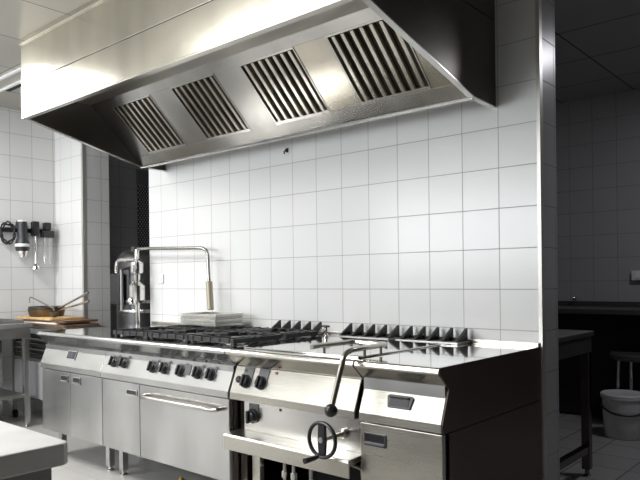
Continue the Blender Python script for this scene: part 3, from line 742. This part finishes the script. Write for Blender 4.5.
# ------------------------------------------------------------------ dark room on the right
ct = thing('wall_counter', 'long dark counter along the tiled wall of the dim back room', 'counter', (-.2, 2.5, 0))
M().box(-1.6, 1.58, 2.25, 2.845, .885, .925).build('counter_top', 'counter_dark', ct, bevel=.004)
M().box(-1.55, 1.55, 2.60, 2.84, .02, .88).build('base', 'dark_gap', ct)
M().box(-1.6, 1.58, 2.825, 2.846, .926, .965).build('backsplash', 'counter_dark', ct)
sk = thing('power_outlet', 'white power outlet box on the dim tiled wall above the dark counter', 'socket', (-.13, 2.85, 1.18))
M().box(-.172, -.06, 2.81, 2.848, 1.145, 1.225).build('box', 'white_plastic', sk, bevel=.004)
M().box(-.14, -.08, 2.804, 2.81, 1.16, 1.21).build('flap', 'white_frame', sk, bevel=.003)
dd = thing('wall_tap', 'tiny chrome tap above the dark counter in the back room', 'tap', (-.63, 2.85, 1.0))
M().cyl((-.636, 2.848, .995), (-.636, 2.78, .995), .012, 10).build('spout', 'chrome', dd, smooth=True)
M().ball((-.636, 2.775, .995), .017, 10).build('valve', 'chrome', dd, smooth=True)
rt = thing('side_table', 'dim steel table with square legs in the back room beyond the wall corner', 'table', (-.2, .65, 0))
RX1, RY1 = .125, .98
M().box(-.95, RX1, .26, RY1, .83, .858).build('table_top', 'steel_dull', rt, bevel=.003)
M().box(-.93, RX1-.01, .275, RY1-.015, .735, .829).build('apron', 'counter_dark', rt)
for x, y in ((RX1-.035, RY1-.04), (RX1-.035, .30), (-.91, RY1-.04), (-.91, .30)):
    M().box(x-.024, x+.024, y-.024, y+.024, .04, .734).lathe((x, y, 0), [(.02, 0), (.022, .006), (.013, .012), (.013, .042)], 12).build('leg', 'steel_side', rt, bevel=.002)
M().box(RX1-.055, RX1-.015, .325, RY1-.065, .14, .18).build('lower_rail', 'steel_side', rt)
M().box(-.93, -.89, .325, RY1-.065, .14, .18).build('lower_rail', 'steel_side', rt)
bk = thing('bucket', 'white plastic bucket with lid and black handle on the back room floor', 'bucket', (.0, 1.98, 0))
bcx, bcy = -.03, 2.07
M().lathe((bcx, bcy, 0), [(.002, .002), (.128, .002), (.132, .008), (.148, .30), (.148, .31)], 32).build('tub', 'white_bucket', bk, smooth=True)
M().lathe((bcx, bcy, 0), [(.150, .285), (.157, .288), (.158, .315), (.150, .322), (.14, .318), (.002, .318)], 32).build('lid', 'white_bucket', bk, smooth=True)
hp = []
for i in range(21):
    a = -PI*.02 + PI*1.04*i/20
    ang = math.radians(205) + PI*i/20*1.0
    hp.append((bcx+.153*math.cos(ang), bcy+.153*math.sin(ang), .235-.055*math.sin(PI*i/20)))
M().tube(hp, .007, 8).build('handle', 'black_plastic', bk, smooth=True)
sl = thing('stool', 'round dark stool on chrome legs behind the white bucket', 'stool', (.0, 2.05, 0))
scx, scy = .0, 2.37
M().lathe((scx, scy, 0), [(.20, .54), (.215, .548), (.215, .578), (.20, .59), (.002, .592)], 30).build('seat', 'stool_seat', sl, smooth=True)
for k in range(4):
    a = math.radians(45+90*k)-.15
    M().tube([(scx+.15*math.cos(a), scy+.15*math.sin(a), .54), (scx+.17*math.cos(a), scy+.17*math.sin(a), .0)], .014, 12).build('leg', 'chrome', sl, smooth=True)
M().tube(arc((scx, scy, .20), .165, 0, 2*PI*23/24, 23, 'xy'), .008, 8, closed=True).build('foot_ring', 'chrome', sl, smooth=True)

# ------------------------------------------------------------------ ceiling lights (fixtures and lamps), added fill lights
def area(name, loc, sx, sy, power, col, rot=(0, 0, 0), spread=180):
    l = bpy.data.lights.new(name, 'AREA'); l.shape = 'RECTANGLE'; l.size = sx; l.size_y = sy; l.energy = power; l.color = col
    l.spread = math.radians(spread)
    o = bpy.data.objects.new(name, l); COL.objects.link(o); o.location = loc; o.rotation_euler = rot
    return o
plain('lamp_diffuser', (.9, .9, .88), .5, emis=(1, .97, .92), estr=1.0)
LY = -2.55
for k, (x, LY) in enumerate(((-3.75, -1.75), (-1.45, -2.35))):
    t = thing('ceiling_light', ('white ceiling panel lamp nearest the left tiled wall', 'white ceiling panel lamp in front of the middle of the hood')[k], 'ceiling light', (x, LY, H), 'ceiling lamps in the kitchen')
    M().box(x-.62, x+.62, LY-.32, LY+.32, H-.03, H-.001).build('housing', 'white_frame', t)
    area('ceiling_lamp', (x, LY, H-.034), 1.2, .6, (46, 44)[k], (1, .988, .965))
t = thing('ceiling_light', 'small square fill lamp added to the ceiling of the dim back room', 'ceiling light', (.9, 1.4, H))
M().box(.7, 1.1, 1.2, 1.6, H-.03, H-.001).build('housing', 'white_frame', t)
area('back_room_fill', (.9, 1.4, H-.034), .36, .36, 11, (.95, .95, 1.0))  # unseen lamp added to lift the back room's brightness
area('added_window_fill', ((WX0+WX1)/2, YF-.12, (WZ0+WZ1)/2), WX1-WX0, WZ1-WZ0, 120, (.94, .97, 1.0), (PI/2, 0, 0))  # fill light added to brighten the wall below the hood

w = bpy.data.worlds.new('world'); scn.world = w; w.use_nodes = True
bg = w.node_tree.nodes['Background']; bg.inputs['Color'].default_value = (.75, .8, .9, 1); bg.inputs['Strength'].default_value = .3

# ------------------------------------------------------------------ camera
F_, TH, RO, CY = 654.13, .7152, -.0113, 279.69
cam = bpy.data.cameras.new('camera'); co = bpy.data.objects.new('camera', cam); COL.objects.link(co)
cam.sensor_width = 36; cam.lens = F_/640*36; cam.shift_y = (CY-240)/640; cam.clip_start = .05
c, s = math.cos(TH), math.sin(TH)
R = Vector((c, s, 0)); Fw = Vector((-s, c, 0)); U = Vector((0, 0, 1))
R2 = R*math.cos(RO) + U*math.sin(RO); U2 = -R*math.sin(RO) + U*math.cos(RO)
mw = Matrix((R2, U2, -Fw)).transposed().to_4x4(); mw.translation = Vector((1.4497, -3.0253, 1.18))
co.matrix_world = mw
scn.camera = co
scn.view_settings.view_transform = 'Standard'
scn.view_settings.look = 'None'
scn.view_settings.exposure = .18
